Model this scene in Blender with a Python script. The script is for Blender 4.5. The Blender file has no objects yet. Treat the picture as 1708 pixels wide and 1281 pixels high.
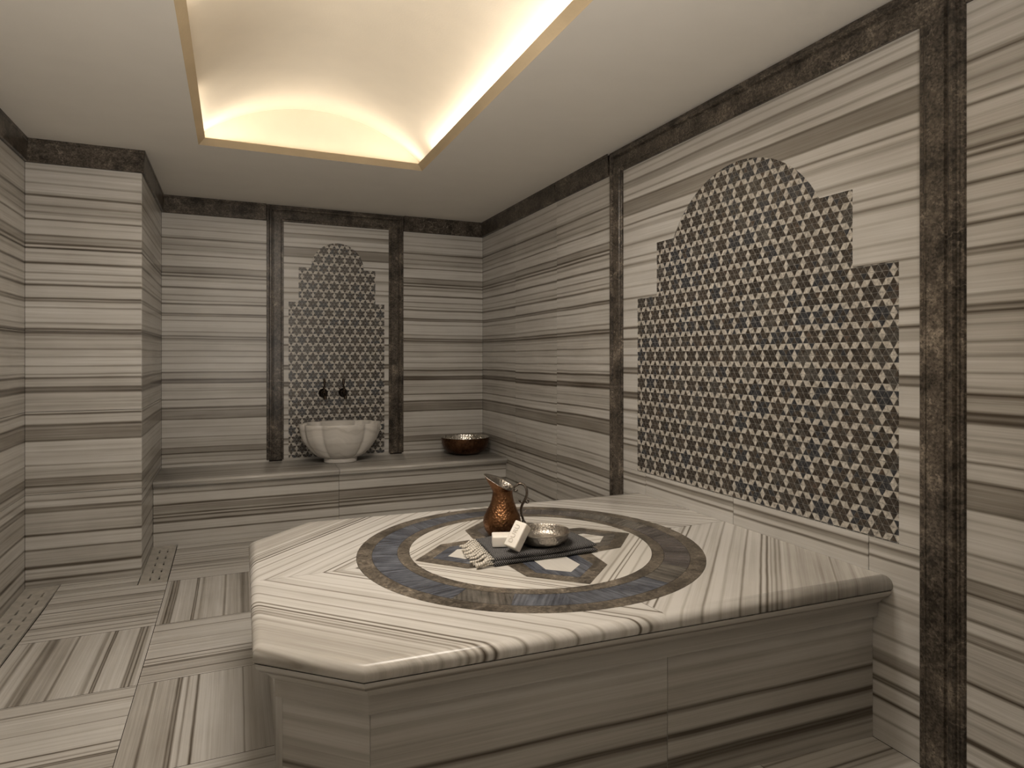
import bpy, bmesh, math, random
from mathutils import Vector, Matrix
from math import sin, cos, pi, radians, sqrt, atan2

random.seed(7)
COL = bpy.context.scene.collection
H = 1.25                       # eye height
XR, YB, ZC = 1.9325, 5.104, 2.3925   # right wall, back wall, ceiling
XL = -1.005                    # left wall
PY, PX = 4.07, -0.474          # pier: front face, side face
YF = -1.6                      # wall behind the viewer
ZW = 2.27                      # underside of the brown crown band
YAW = radians(23.36)
SIN, COS = sin(YAW), cos(YAW)

# ------------------------------------------------------------------ node helpers
def new_mat(name):
    m = bpy.data.materials.new(name); m.use_nodes = True
    nt = m.node_tree; nt.nodes.clear()
    out = nt.nodes.new('ShaderNodeOutputMaterial')
    b = nt.nodes.new('ShaderNodeBsdfPrincipled')
    nt.links.new(b.outputs[0], out.inputs[0])
    return m, nt, b
def N(nt, t, **kw):
    n = nt.nodes.new(t)
    for k, v in kw.items(): setattr(n, k, v)
    return n
def L(nt, a, b): nt.links.new(a, b)
def math_(nt, op, a, b=None, c=None, clamp=False):
    n = N(nt, 'ShaderNodeMath', operation=op); n.use_clamp = clamp
    for i, x in enumerate((a, b, c)):
        if x is None: continue
        if isinstance(x, (int, float)): n.inputs[i].default_value = x
        else: L(nt, x, n.inputs[i])
    return n.outputs[0]
def ramp(nt, fac, stops, interp='LINEAR'):
    n = N(nt, 'ShaderNodeValToRGB'); cr = n.color_ramp; cr.interpolation = interp
    while len(cr.elements) > 1: cr.elements.remove(cr.elements[0])
    for i, (p, c) in enumerate(stops):
        e = cr.elements[0] if i == 0 else cr.elements.new(p)
        e.position = p
        e.color = (c, c, c, 1) if isinstance(c, (int, float)) else (*c, 1)
    L(nt, fac, n.inputs[0]); return n.outputs[0]
def noise(nt, vec, scale=5, detail=2, rough=.5, out=0, dim='3D'):
    n = N(nt, 'ShaderNodeTexNoise', noise_dimensions=dim)
    n.inputs['Scale'].default_value = scale; n.inputs['Detail'].default_value = detail
    n.inputs['Roughness'].default_value = rough
    if vec is not None: L(nt, vec, n.inputs['Vector'])
    return n.outputs[out]
def comb(nt, x, y, z=0.0):
    n = N(nt, 'ShaderNodeCombineXYZ')
    for i, v in enumerate((x, y, z)):
        if isinstance(v, (int, float)): n.inputs[i].default_value = v
        else: L(nt, v, n.inputs[i])
    return n.outputs[0]
def mixc(nt, fac, a, b):
    n = N(nt, 'ShaderNodeMix', data_type='RGBA')
    if isinstance(fac, (int, float)): n.inputs[0].default_value = fac
    else: L(nt, fac, n.inputs[0])
    for i, v in ((6, a), (7, b)):
        if isinstance(v, tuple): n.inputs[i].default_value = (*v, 1)
        else: L(nt, v, n.inputs[i])
    return n.outputs[2]
def bump(nt, b, height, strength=.3, dist=.01):
    n = N(nt, 'ShaderNodeBump'); n.inputs['Strength'].default_value = strength
    n.inputs['Distance'].default_value = dist
    L(nt, height, n.inputs['Height']); L(nt, n.outputs[0], b.inputs['Normal'])
def uvw(nt):
    n = N(nt, 'ShaderNodeUVMap'); n.uv_map = 'UVMap'
    s = N(nt, 'ShaderNodeSeparateXYZ'); L(nt, n.outputs[0], s.inputs[0])
    return s.outputs[0], s.outputs[1], n.outputs[0]
def objco(nt): return N(nt, 'ShaderNodeTexCoord').outputs['Object']

# ------------------------------------------------------------------ veined marble
def sample_profile(lo, hi, base, bands, lines, step=.0015):
    """darkness along v: base level, soft bands (v0, v1, level) and thin lines (v, half width, depth)"""
    n = int((hi - lo) / step) + 1; out = []
    for i in range(n):
        v = lo + i * step; d = base
        for a, b, lv in bands:
            e = .004
            t = max(0, min(1, (v - a + e) / (2 * e))) * max(0, min(1, (b - v + e) / (2 * e)))
            d = d * (1 - t) + lv * t
        for p, w, k in lines:
            w = w * 1.15; k = min(1, k * 1.1 + .06)
            x = abs(v - p) / w
            if x < 2: d = max(d, d + (k - d) * max(0, 1 - x / 2))
        out.append((v, d))
    return out
def simplify(pts, cap):
    eps = .02
    while True:
        keep = {0, len(pts) - 1}; stack = [(0, len(pts) - 1)]
        while stack:
            a, b = stack.pop(); mx = 0; mi = None
            for i in range(a + 1, b):
                t = (pts[i][0] - pts[a][0]) / (pts[b][0] - pts[a][0])
                e = abs(pts[i][1] - (pts[a][1] + t * (pts[b][1] - pts[a][1])))
                if e > mx: mx = e; mi = i
            if mi and mx > eps: keep.add(mi); stack += [(a, mi), (mi, b)]
        if len(keep) <= cap: return [pts[i] for i in sorted(keep)]
        eps *= 1.25

LIGHT = (.64, .63, .61)
def marble(name, lo, hi, base, bands, lines, wob=.012, fine=.22, light=LIGHT, rough=.3, seg=.2):
    m, nt, b = new_mat(name); u, v, _ = uvw(nt)
    wv = noise(nt, comb(nt, math_(nt, 'MULTIPLY', u, .8), math_(nt, 'MULTIPLY', v, 2.2)), 1.0, 2)
    v2 = math_(nt, 'ADD', v, math_(nt, 'MULTIPLY', math_(nt, 'SUBTRACT', wv, .5), wob * 2))
    w2 = noise(nt, comb(nt, math_(nt, 'MULTIPLY', u, 9), math_(nt, 'MULTIPLY', v, 6)), 1.0, 3)
    v2 = math_(nt, 'ADD', v2, math_(nt, 'MULTIPLY', math_(nt, 'SUBTRACT', w2, .5), .0022))
    pts = sample_profile(lo, hi, base, bands, lines)
    k = max(1, math.ceil((hi - lo) / seg)); sl = (hi - lo) / k; cur = None
    for i in range(k):
        a, c = lo + i * sl, lo + (i + 1) * sl
        sub = [p for p in pts if a - 1e-6 <= p[0] <= c + .0016]
        st = [(min(1, max(0, (p[0] - a) / sl)), p[1]) for p in simplify(sub, 31)]
        mr = N(nt, 'ShaderNodeMapRange'); mr.inputs[1].default_value = a; mr.inputs[2].default_value = c
        L(nt, v2, mr.inputs[0])
        r = ramp(nt, mr.outputs[0], st)
        if cur is None: cur = r
        else: cur = mixc(nt, math_(nt, 'GREATER_THAN', v2, a), cur, r)
    f1 = noise(nt, comb(nt, math_(nt, 'MULTIPLY', u, 1.5), math_(nt, 'MULTIPLY', v, 95)), 1.0, 4, .65)
    f2 = noise(nt, comb(nt, math_(nt, 'MULTIPLY', u, .7), math_(nt, 'MULTIPLY', v, 17)), 1.0, 3, .6)
    f3 = noise(nt, comb(nt, math_(nt, 'MULTIPLY', u, 3), math_(nt, 'MULTIPLY', v, 5)), 1.0, 3, .6)
    f0 = noise(nt, comb(nt, math_(nt, 'MULTIPLY', u, 2.5), math_(nt, 'MULTIPLY', v, 240)), 1.0, 3, .6)
    d = math_(nt, 'ADD', cur, math_(nt, 'MULTIPLY', math_(nt, 'SUBTRACT', f1, .5), fine * 1.5))
    d = math_(nt, 'ADD', d, math_(nt, 'MULTIPLY', math_(nt, 'SUBTRACT', f0, .5), fine * .9))
    d = math_(nt, 'ADD', d, math_(nt, 'MULTIPLY', math_(nt, 'SUBTRACT', f2, .5), fine * 1.6))
    d = math_(nt, 'ADD', d, math_(nt, 'MULTIPLY', math_(nt, 'SUBTRACT', f3, .5), fine * .8), clamp=True)
    l = light
    t3 = lambda a, b_, c: (l[0] * a, l[1] * b_, l[2] * c)
    col = ramp(nt, d, [(0, l), (.3, t3(.74, .725, .70)), (.6, t3(.43, .405, .37)), (1, t3(.115, .092, .070))])
    L(nt, col, b.inputs['Base Color'])
    b.inputs['Roughness'].default_value = rough
    b.inputs['Specular IOR Level'].default_value = .4
    return m
def th(l, w=.003): return [(p, w * (1.6 if k > .8 else 1.2), k) for p, k in l]

WALL_B = [(2.0, 2.09, .36), (1.853, 1.893, .47), (1.36, 1.384, .5), (1.26, 1.36, .3), (1.095, 1.143, .38), (1.07, 1.093, .72),
          (.96, 1.068, .3), (.865, .892, .48), (.813, .866, .62), (.62, .67, .3), (.578, .61, .6), (.5, .56, .33),
          (.435, .458, .55), (.33, .43, .36), (.16, .24, .33), (.04, .085, .38), (1.41, 1.436, .32), (1.545, 1.565, .4),
          (1.66, 1.70, .22), (1.79, 1.815, .3), (1.12, 1.135, .45), (.98, 1.0, .42)]
WALL_L = th([(2.235, .42), (2.19, .25), (2.164, .4), (2.113, .4), (2.099, .95), (2.049, .55), (2.014, .5), (1.976, .75), (1.94, .22), (1.894, .75),
             (1.85, 1), (1.828, .92), (1.80, .45), (1.749, .92), (1.697, .5), (1.658, .5), (1.633, .82), (1.563, .8), (1.549, .62),
             (1.514, .5), (1.46, .2), (1.432, .5), (1.40, .98), (1.383, .95), (1.347, .4), (1.297, .58), (1.256, .45), (1.208, .48), (1.165, .45),
             (1.145, .92), (1.093, .9), (1.07, .9), (1.03, .35), (1.014, .42), (.951, .75), (.93, .2), (.893, .92), (.87, .6), (.813, .8),
             (.78, .22), (.752, .3), (.72, .2), (.682, .5), (.65, .35), (.61, .65), (.57, .85), (.54, .45), (.497, .7), (.458, .7), (.437, .7),
             (.38, .45), (.319, .9), (.29, .25), (.242, .75), (.2, .35), (.152, 1), (.146, .9), (.12, .3), (.083, .92), (.06, .4)])
M_WALL = marble('striped_marble_wall', 0, 2.4, .19, WALL_B, WALL_L, fine=.33)
FR_B = [(2.155, 2.192, .5), (2.012, 2.086, .62), (1.915, 1.94, .38), (1.83, 1.86, .32), (1.725, 1.75, .4), (1.3, 1.335, .42), (1.16, 1.19, .5),
        (1.035, 1.062, .7), (.955, .98, .42), (.75, .79, .4), (.62, .64, .5), (.26, .3, .55), (1.45, 1.55, .2), (.84, .9, .3), (.42, .5, .3)]
FR_L = th([(2.253, .42), (2.225, .3), (2.19, .6), (2.12, .45), (2.086, .8), (2.012, .75), (1.96, .7), (1.85, .5), (1.776, .55), (1.74, .6), (1.69, .3),
           (1.62, .35), (1.56, .6), (1.5, .4), (1.405, .9), (1.347, .92), (1.262, .6), (1.19, .9), (1.165, .8), (1.06, .95), (1.035, .9), (.97, .7),
           (.93, .3), (.87, .5), (.817, .65), (.788, .7), (.7, .45), (.64, .7), (.6, .75), (.52, .4), (.455, .5), (.35, .5), (.262, .7), (.208, .95), (.198, .8), (.145, .95), (.08, .5)])
M_FRAME_MARBLE = marble('striped_marble_panel', 0, 2.4, .14, FR_B, FR_L, fine=.28)
SL_B = [(.88, 1.2, .26), (.94, .97, .34), (1.04, 1.06, .36), (.62, .65, .12), (.77, .79, .1), (.84, .875, .22), (.485, .5, .3), (.70, .74, .12)]
SL_L = [(.452, .0026, .8), (.505, .003, .6), (.527, .0022, .9), (.56, .004, .15), (.604, .0025, .3), (.655, .003, .5), (.70, .004, .3), (.752, .003, .5), (.806, .0028, .82),
        (.825, .0032, .98), (.838, .0022, .5), (.852, .003, .55), (.866, .0025, .5), (.895, .003, .4), (.922, .002, .3), (.934, .005, .3), (.975, .002, .25), (.99, .006, .3), (1.028, .002, .45), (1.036, .002, .3), (1.085, .004, .4)]
M_SLAB = marble('striped_marble_slab', 0, 1.2, .03, SL_B, SL_L, wob=.007, fine=.3, light=(.66, .645, .62), rough=.22)
BE_B = [(.50, .58, .36), (.6, .64, .45), (.70, .74, .35), (.395, .433, .4), (.255, .31, .58), (.2, .235, .4), (.0, .13, .2)]
BE_L = th([(.507, .5), (.53, .4), (.56, .55), (.6, .7), (.625, .5), (.66, .4), (.69, .6), (.72, .5), (.75, .6), (.475, .3), (.455, .45), (.415, .4), (.39, .7), (.32, .85), (.3, .5), (.258, .8), (.24, .98), (.21, .85), (.145, .75), (.09, .3), (.05, .3)])
M_BENCH = marble('striped_marble_bench', 0, .8, .2, BE_B, BE_L, wob=.006, fine=.3)
AP_B = [(.36, .44, .15), (.3, .34, .25), (.06, .078, .6), (0, .05, .28)]
AP_L = th([(.47, .3), (.43, .3), (.35, .3), (.3, .35), (.235, .85), (.229, .55), (.165, .9), (.158, 1), (.15, .6), (.094, .9), (.083, 1), (.074, .8), (.05, .5), (.02, .4)])
M_APRON = marble('striped_marble_apron', 0, .7, .36, AP_B, AP_L, wob=.016, fine=.25)
M_SKIRT = marble('striped_marble_skirt', 0, .7, .3, [(.6, .7, .2)], th([(.2, .5), (.42, .4), (.6, .7)]), wob=.02)
def tp(o, l): return [(o + p, w, k) for p, w, k in l]
T_L = [(.01, .003, .5), (.082, .004, .6), (.1, .003, .3), (.16, .003, .2), (.216, .002, .6), (.27, .004, .25), (.368, .003, .9), (.402, .003, .5), (.425, .0035, 1), (.435, .003, .8), (.514, .003, .7), (.55, .003, .4)]
U_L = [(.018, .002, .4), (.03, .002, .9), (.045, .002, .95), (.055, .003, .7), (.1, .003, .2), (.145, .0022, 1), (.153, .0022, 1), (.175, .003, .5), (.285, .004, .6), (.37, .008, .7), (.395, .005, .6), (.455, .005, .6), (.47, .003, .4), (.56, .004, .4)]
V_L = [(.05, .003, .6), (.08, .002, .3), (.13, .003, .85), (.15, .003, .5), (.19, .004, .4), (.25, .003, .9), (.285, .002, .7), (.33, .003, .5), (.37, .004, .4), (.43, .003, .9), (.46, .002, .5), (.51, .003, .7), (.56, .004, .5)]
M_FLOOR = marble('striped_marble_floor', 0, 2.8, .2,
    [(.435, .57, .4), (.02 + 1, .055 + 1, .45), (1.3, 1.4, .42), (1.17, 1.19, .4), (2.12, 2.2, .35), (2.4, 2.47, .4), (2.3, 2.34, .3)],
    tp(0, T_L) + tp(1, U_L) + tp(2, V_L), wob=.008, seg=.2, fine=.32)
M_DISC = marble('pale_marble_inlay', 0, 1.2, .0, [(.3, .34, .15)],
    [(.05, .003, .4), (.11, .003, .3), (.17, .002, .5), (.22, .003, .45), (.235, .0018, .6), (.285, .003, .25), (.335, .003, .4), (.36, .002, .7), (.374, .0015, .7), (.41, .003, .3)], wob=.008, fine=.16, light=(.66, .64, .6), rough=.22)

def brown_marble(name, dark=(.030, .025, .020), mid=(.075, .063, .051), lite=(.25, .215, .175), rough=.3, vein=.75):
    m, nt, b = new_mat(name); co = objco(nt)
    n1 = noise(nt, co, 9, 6, .65); n2 = noise(nt, co, 60, 5, .7)
    s = math_(nt, 'ADD', math_(nt, 'MULTIPLY', n1, .6), math_(nt, 'MULTIPLY', n2, .4))
    col = ramp(nt, s, [(.41, dark), (.49, mid), (.56, tuple(x * 1.45 for x in mid)), (.66, lite)])
    wn = N(nt, 'ShaderNodeTexNoise'); wn.inputs['Scale'].default_value = 14; wn.inputs['Detail'].default_value = 4; L(nt, co, wn.inputs['Vector'])
    va = N(nt, 'ShaderNodeVectorMath', operation='MULTIPLY_ADD'); L(nt, wn.outputs['Color'], va.inputs[0])
    va.inputs[1].default_value = (.12, .12, .12); L(nt, co, va.inputs[2])
    vo = N(nt, 'ShaderNodeTexVoronoi', feature='DISTANCE_TO_EDGE'); vo.inputs['Scale'].default_value = 8
    L(nt, va.outputs[0], vo.inputs['Vector'])
    vm = ramp(nt, vo.outputs['Distance'], [(0, 1.0), (.018, .25), (.04, 0.0)])
    pm = ramp(nt, noise(nt, co, 4, 3), [(.5, 0.0), (.62, 1.0)])
    k = math_(nt, 'MULTIPLY', math_(nt, 'MULTIPLY', vm, pm), vein)
    col = mixc(nt, k, col, lite)
    sp = N(nt, 'ShaderNodeTexVoronoi'); sp.inputs['Scale'].default_value = 130; L(nt, co, sp.inputs['Vector'])
    sm = ramp(nt, sp.outputs['Distance'], [(.0, .5), (.22, 0.0)])
    spm = ramp(nt, noise(nt, co, 30, 2), [(.55, 0.0), (.65, 1.0)])
    col = mixc(nt, math_(nt, 'MULTIPLY', sm, spm), col, lite)
    cv = N(nt, 'ShaderNodeTexVoronoi'); cv.inputs['Scale'].default_value = 170; L(nt, co, cv.inputs['Vector'])
    cs = N(nt, 'ShaderNodeSeparateColor'); L(nt, cv.outputs['Color'], cs.inputs[0])
    gm = math_(nt, 'ADD', math_(nt, 'MULTIPLY', cs.outputs[0], .95), .55)
    hs = N(nt, 'ShaderNodeHueSaturation'); L(nt, gm, hs.inputs['Value']); L(nt, col, hs.inputs['Color']); col = hs.outputs[0]
    L(nt, col, b.inputs['Base Color']); b.inputs['Roughness'].default_value = rough
    b.inputs['Specular IOR Level'].default_value = .35
    return m
M_BROWN = brown_marble('brown_emperador_marble')
M_BROWN_INLAY = brown_marble('brown_emperador_inlay', (.056, .047, .037), (.108, .092, .073), (.27, .235, .19), .3, .2)
def blue_marble(name, a, c, ang=30):
    m, nt, b = new_mat(name); u, v, _ = uvw(nt)
    f = noise(nt, comb(nt, math_(nt, 'MULTIPLY', u, 4), math_(nt, 'MULTIPLY', v, 70)), 1, 5, .65)
    g = noise(nt, comb(nt, math_(nt, 'MULTIPLY', u, 7), math_(nt, 'MULTIPLY', v, 12)), 1, 4, .6)
    s = math_(nt, 'ADD', math_(nt, 'MULTIPLY', f, .55), math_(nt, 'MULTIPLY', g, .45))
    col = ramp(nt, s, [(.33, tuple(x * .35 for x in a)), (.45, a), (.56, c), (.7, tuple(min(1, x * 1.8) for x in c))])
    L(nt, col, b.inputs['Base Color']); b.inputs['Roughness'].default_value = .22
    return m
M_BLUE = [blue_marble('slate_blue_marble', (.06, .065, .082), (.12, .13, .155)),
          blue_marble('slate_dark_marble', (.04, .042, .05), (.09, .092, .105)),
          blue_marble('slate_grey_marble', (.080, .073, .064), (.14, .128, .112)),
          blue_marble('slate_violet_marble', (.070, .062, .060), (.125, .112, .108))]

def plain(name, col, rough=.5, metal=0, spec=.5, bumpscale=None, bstr=.1, var=.1):
    m, nt, b = new_mat(name); co = objco(nt)
    n = noise(nt, co, 6, 4)
    c = ramp(nt, n, [(.3, tuple(x * (1 - var) for x in col)), (.7, tuple(min(1, x * (1 + var)) for x in col))])
    L(nt, c, b.inputs['Base Color'])
    b.inputs['Roughness'].default_value = rough; b.inputs['Metallic'].default_value = metal
    b.inputs['Specular IOR Level'].default_value = spec
    if bumpscale: bump(nt, b, noise(nt, co, bumpscale, 4), bstr, .003)
    return m
M_CEIL = plain('grey_ceiling_paint', (.78, .75, .695), .85, spec=.2, bumpscale=180, bstr=.05, var=.015)
M_VAULT = plain('cream_vault_plaster', (.88, .80, .67), .9, spec=.15, bumpscale=140, bstr=.12, var=.02)
M_LIP = plain('ochre_lip_plaster', (.52, .42, .28), .85, spec=.2, bumpscale=90, bstr=.3, var=.06)
M_GROUT = plain('pale_grout', (.33, .325, .31), .8, spec=.2, bumpscale=200, bstr=.1)
M_DARKGAP = plain('dark_joint_filler', (.05, .043, .036), .8, spec=.2)
M_DARKVOID = plain('drain_channel_dark', (.012, .01, .009), .9, spec=.1)
M_BASIN = None
def stone_grey(name, col):
    m, nt, b = new_mat(name); co = objco(nt)
    n = noise(nt, co, 25, 5, .6); p = noise(nt, co, 7, 3)
    c = ramp(nt, n, [(.35, tuple(x * .85 for x in col)), (.65, tuple(x * 1.1 for x in col))])
    st = ramp(nt, p, [(.6, 0.0), (.68, .35)])
    c = mixc(nt, st, c, tuple(min(1, x * 1.7) for x in col))
    L(nt, c, b.inputs['Base Color']); b.inputs['Roughness'].default_value = .5
    return m
M_GRATE = stone_grey('grey_drain_stone', (.42, .40, .365))
def basin_mat():
    m, nt, b = new_mat('soft_veined_white_marble'); co = objco(nt)
    w = noise(nt, co, 3, 3); s = N(nt, 'ShaderNodeSeparateXYZ'); L(nt, co, s.inputs[0])
    z = math_(nt, 'ADD', math_(nt, 'MULTIPLY', s.outputs[2], 14), math_(nt, 'MULTIPLY', w, 4))
    f = noise(nt, comb(nt, z, 0.0, 0.0), 2, 4, .6)
    c = ramp(nt, f, [(.3, (.40, .375, .345)), (.45, (.60, .575, .54)), (.7, (.68, .655, .62))])
    L(nt, c, b.inputs['Base Color']); b.inputs['Roughness'].default_value = .3
    return m
M_BASIN = basin_mat()
def hammered(name, col, col2, rough=.28, scale=95, strength=.5, dark=(.02, .012, .008)):
    m, nt, b = new_mat(name); co = objco(nt)
    vo = N(nt, 'ShaderNodeTexVoronoi', feature='SMOOTH_F1'); vo.inputs['Scale'].default_value = scale
    vo.inputs['Smoothness'].default_value = .3; L(nt, co, vo.inputs['Vector'])
    bump(nt, b, vo.outputs['Distance'], strength, .004)
    n = noise(nt, co, 22, 5, .65)
    c = ramp(nt, n, [(.3, dark), (.45, col), (.65, col2)])
    c = mixc(nt, math_(nt, 'MULTIPLY', vo.outputs['Distance'], .5), c, dark)
    L(nt, c, b.inputs['Base Color']); b.inputs['Metallic'].default_value = 1; b.inputs['Roughness'].default_value = rough
    return m
M_COPPER = hammered('hammered_aged_copper', (.24, .115, .055), (.38, .20, .10), .36, 120, .5, (.09, .045, .022))
M_COPPER_DARK = hammered('hammered_dark_copper', (.17, .085, .045), (.25, .13, .07), .38, 90, .4, (.05, .028, .018))
M_TIN = hammered('hammered_tin_lining', (.62, .59, .54), (.75, .72, .67), .24, 70, .8, (.35, .33, .30))
M_TIN_SMOOTH = hammered('brushed_tin', (.34, .31, .275), (.52, .485, .44), .36, 120, .4, (.35, .33, .30))
M_BRONZE = hammered('dark_bronze', (.055, .042, .032), (.10, .08, .065), .3, 160, .1, (.02, .015, .012))
M_TIN_DULL = hammered('dull_hammered_tin', (.36, .33, .29), (.55, .52, .47), .42, 150, .3, (.22, .20, .18))
M_HANDLE = hammered('worn_dark_tin', (.22, .19, .16), (.5, .46, .41), .28, 160, .15, (.07, .05, .04))
def soap_mat():
    m, nt, b = new_mat('white_soap'); co = objco(nt)
    c = ramp(nt, noise(nt, co, 15, 3), [(.3, (.83, .80, .74)), (.7, (.88, .85, .80))])
    L(nt, c, b.inputs['Base Color']); b.inputs['Roughness'].default_value = .42
    b.inputs['Subsurface Weight'].default_value = .25; b.inputs['Subsurface Scale'].default_value = .01
    b.inputs['Subsurface Radius'].default_value = (1, .8, .6)
    return m
M_SOAP = soap_mat()
M_LETTER_SHADE = plain('pressed_letter_shade', (.60, .56, .50), .6, var=.02)  # darker soap tone, paints in the shade of engraved letters
def towel_mat():
    m, nt, b = new_mat('herringbone_towel_cloth'); u, v, _ = uvw(nt)
    A = 100.0                                   # twill ribs per metre
    zig = math_(nt, 'PINGPONG', math_(nt, 'MULTIPLY', v, A), 1.6)
    f = math_(nt, 'SINE', math_(nt, 'MULTIPLY', math_(nt, 'ADD', math_(nt, 'MULTIPLY', u, A), math_(nt, 'MULTIPLY', zig, 1.0)), 2 * pi * 1.4))
    f = math_(nt, 'MULTIPLY_ADD', f, .5, .5)
    wob = noise(nt, objco(nt), 300, 3)
    f2 = math_(nt, 'ADD', f, math_(nt, 'MULTIPLY', math_(nt, 'SUBTRACT', wob, .5), .7))
    c = ramp(nt, f2, [(.35, (.010, .011, .015)), (.60, (.025, .026, .032)), (.9, (.26, .255, .25))])
    L(nt, c, b.inputs['Base Color']); b.inputs['Roughness'].default_value = .9
    b.inputs['Specular IOR Level'].default_value = .15
    bump(nt, b, f2, .4, .001)
    return m
M_TOWEL = towel_mat()
def yarn_mat():
    m, nt, b = new_mat('cream_yarn'); u, v, _ = uvw(nt)
    f = math_(nt, 'SINE', math_(nt, 'ADD', math_(nt, 'MULTIPLY', u, 700), math_(nt, 'MULTIPLY', v, 6.283)))
    bump(nt, b, f, .6, .0015)
    c = ramp(nt, math_(nt, 'MULTIPLY_ADD', f, .5, .5), [(0, (.42, .39, .34)), (.5, (.68, .64, .57)), (1, (.74, .70, .63))])
    L(nt, c, b.inputs['Base Color']); b.inputs['Roughness'].default_value = .9
    return m
M_YARN = yarn_mat()
def tile_mat(name, a, c):
    m, nt, b = new_mat(name); co = objco(nt)
    f = noise(nt, co, 90, 4, .65)
    col = ramp(nt, f, [(.36, tuple(x * .6 for x in a)), (.5, a), (.66, c)])
    L(nt, col, b.inputs['Base Color']); b.inputs['Roughness'].default_value = .3
    return m
M_TLIGHT = [tile_mat('mosaic_light_cream', (.55, .52, .47), (.66, .63, .575)), tile_mat('mosaic_light_warm', (.49, .46, .41), (.60, .565, .51))]
M_TDARK = [tile_mat('mosaic_dark_brown', (.060, .048, .038), (.115, .094, .074)), tile_mat('mosaic_dark_umber', (.042, .034, .027), (.08, .066, .054)),
           tile_mat('mosaic_dark_grey', (.075, .068, .06), (.135, .124, .11)), tile_mat('mosaic_dark_slate', (.038, .040, .046), (.08, .084, .094)),
           tile_mat('mosaic_dark_rust', (.09, .065, .05), (.17, .125, .095))]

# ------------------------------------------------------------------ mesh builder
class MB:
    def __init__(s): s.v = []; s.f = []; s.uv = []; s.mi = []; s.sm = []
    def face(s, pts, uvs=None, mi=0, smooth=False):
        i = len(s.v); s.v += [tuple(p) for p in pts]; s.f.append(tuple(range(i, i + len(pts))))
        s.uv.append(uvs or [(0, 0)] * len(pts)); s.mi.append(mi); s.sm.append(smooth)
    def box(s, lo, hi, uvf=None, mi=0, inset=0.0):
        x0, y0, z0 = lo; x1, y1, z1 = hi
        P = [(x0, y0, z0), (x1, y0, z0), (x1, y1, z0), (x0, y1, z0), (x0, y0, z1), (x1, y0, z1), (x1, y1, z1), (x0, y1, z1)]
        for q in ((0, 3, 2, 1), (4, 5, 6, 7), (0, 1, 5, 4), (1, 2, 6, 5), (2, 3, 7, 6), (3, 0, 4, 7)):
            pts = [P[i] for i in q]; s.face(pts, [uvf(p) for p in pts] if uvf else None, mi)
    def grid(s, rows, uvs=None, mi=0, smooth=True, closed=False):
        """rows of points -> quads"""
        for i in range(len(rows) - 1):
            n = len(rows[i])
            for j in range(n if closed else n - 1):
                k = (j + 1) % n
                pts = [rows[i][j], rows[i][k], rows[i + 1][k], rows[i + 1][j]]
                u = None
                if uvs: u = [uvs[i][j], uvs[i][k] if k else uvs[i][j], uvs[i + 1][k] if k else uvs[i + 1][j], uvs[i + 1][j]]
                s.face(pts, u, mi, smooth)
    def build(s, name, mats, parent=None, origin=None, weld=True):
        o = Vector(origin) if origin is not None else Vector((0, 0, 0))
        me = bpy.data.meshes.new(name)
        me.from_pydata([tuple(Vector(p) - o) for p in s.v], [], s.f)
        uvl = me.uv_layers.new(name='UVMap'); k = 0
        for fi, u in enumerate(s.uv):
            for c in u: uvl.data[k].uv = c; k += 1
        for i, p in enumerate(me.polygons): p.material_index = s.mi[i]; p.use_smooth = s.sm[i]
        for m in (mats if isinstance(mats, (list, tuple)) else [mats]): me.materials.append(m)
        if weld:
            bm = bmesh.new(); bm.from_mesh(me)
            bmesh.ops.remove_doubles(bm, verts=bm.verts, dist=1e-5)
            bmesh.ops.recalc_face_normals(bm, faces=bm.faces)
            bm.to_mesh(me); bm.free()
        me.update()
        ob = bpy.data.objects.new(name, me); COL.objects.link(ob); ob.location = o
        if parent is not None:
            ob.parent = parent; ob.location = o - Vector(parent.location)
        return ob
def empty(name, loc, label=None, cat=None, group=None, kind=None):
    o = bpy.data.objects.new(name, None); COL.objects.link(o); o.location = loc; o.empty_display_size = .05
    return tag(o, label, cat, group, kind)
def tag(o, label=None, cat=None, group=None, kind=None):
    for k, v in (('label', label), ('category', cat), ('group', group), ('kind', kind)):
        if v: o[k] = v
    return o
def bevel(o, w, seg=2, ang=30):
    md = o.modifiers.new('bevel', 'BEVEL'); md.width = w; md.segments = seg; md.limit_method = 'ANGLE'; md.angle_limit = radians(ang)
    return o

# ------------------------------------------------------------------ room shell
GAP = .0012
def wall_slab(mb, axis, at, u0, u1, z0, z1, depth, mi=0, voff=0.0, uoff=0.0):
    """slab on a wall plane. axis 'x': plane X=at, runs along Y; 'y': plane Y=at, runs along X. depth>0 goes behind the face"""
    u0 += GAP; u1 -= GAP; z0 += GAP; z1 -= GAP
    a, c = sorted((at, at + depth))
    if axis == 'x': mb.box((a, u0, z0), (c, u1, z1), lambda p: (p[1] + uoff, p[2] + voff), mi)
    else: mb.box((u0, a, z0), (u1, c, z1), lambda p: (p[0] + uoff, p[2] + voff), mi)

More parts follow.
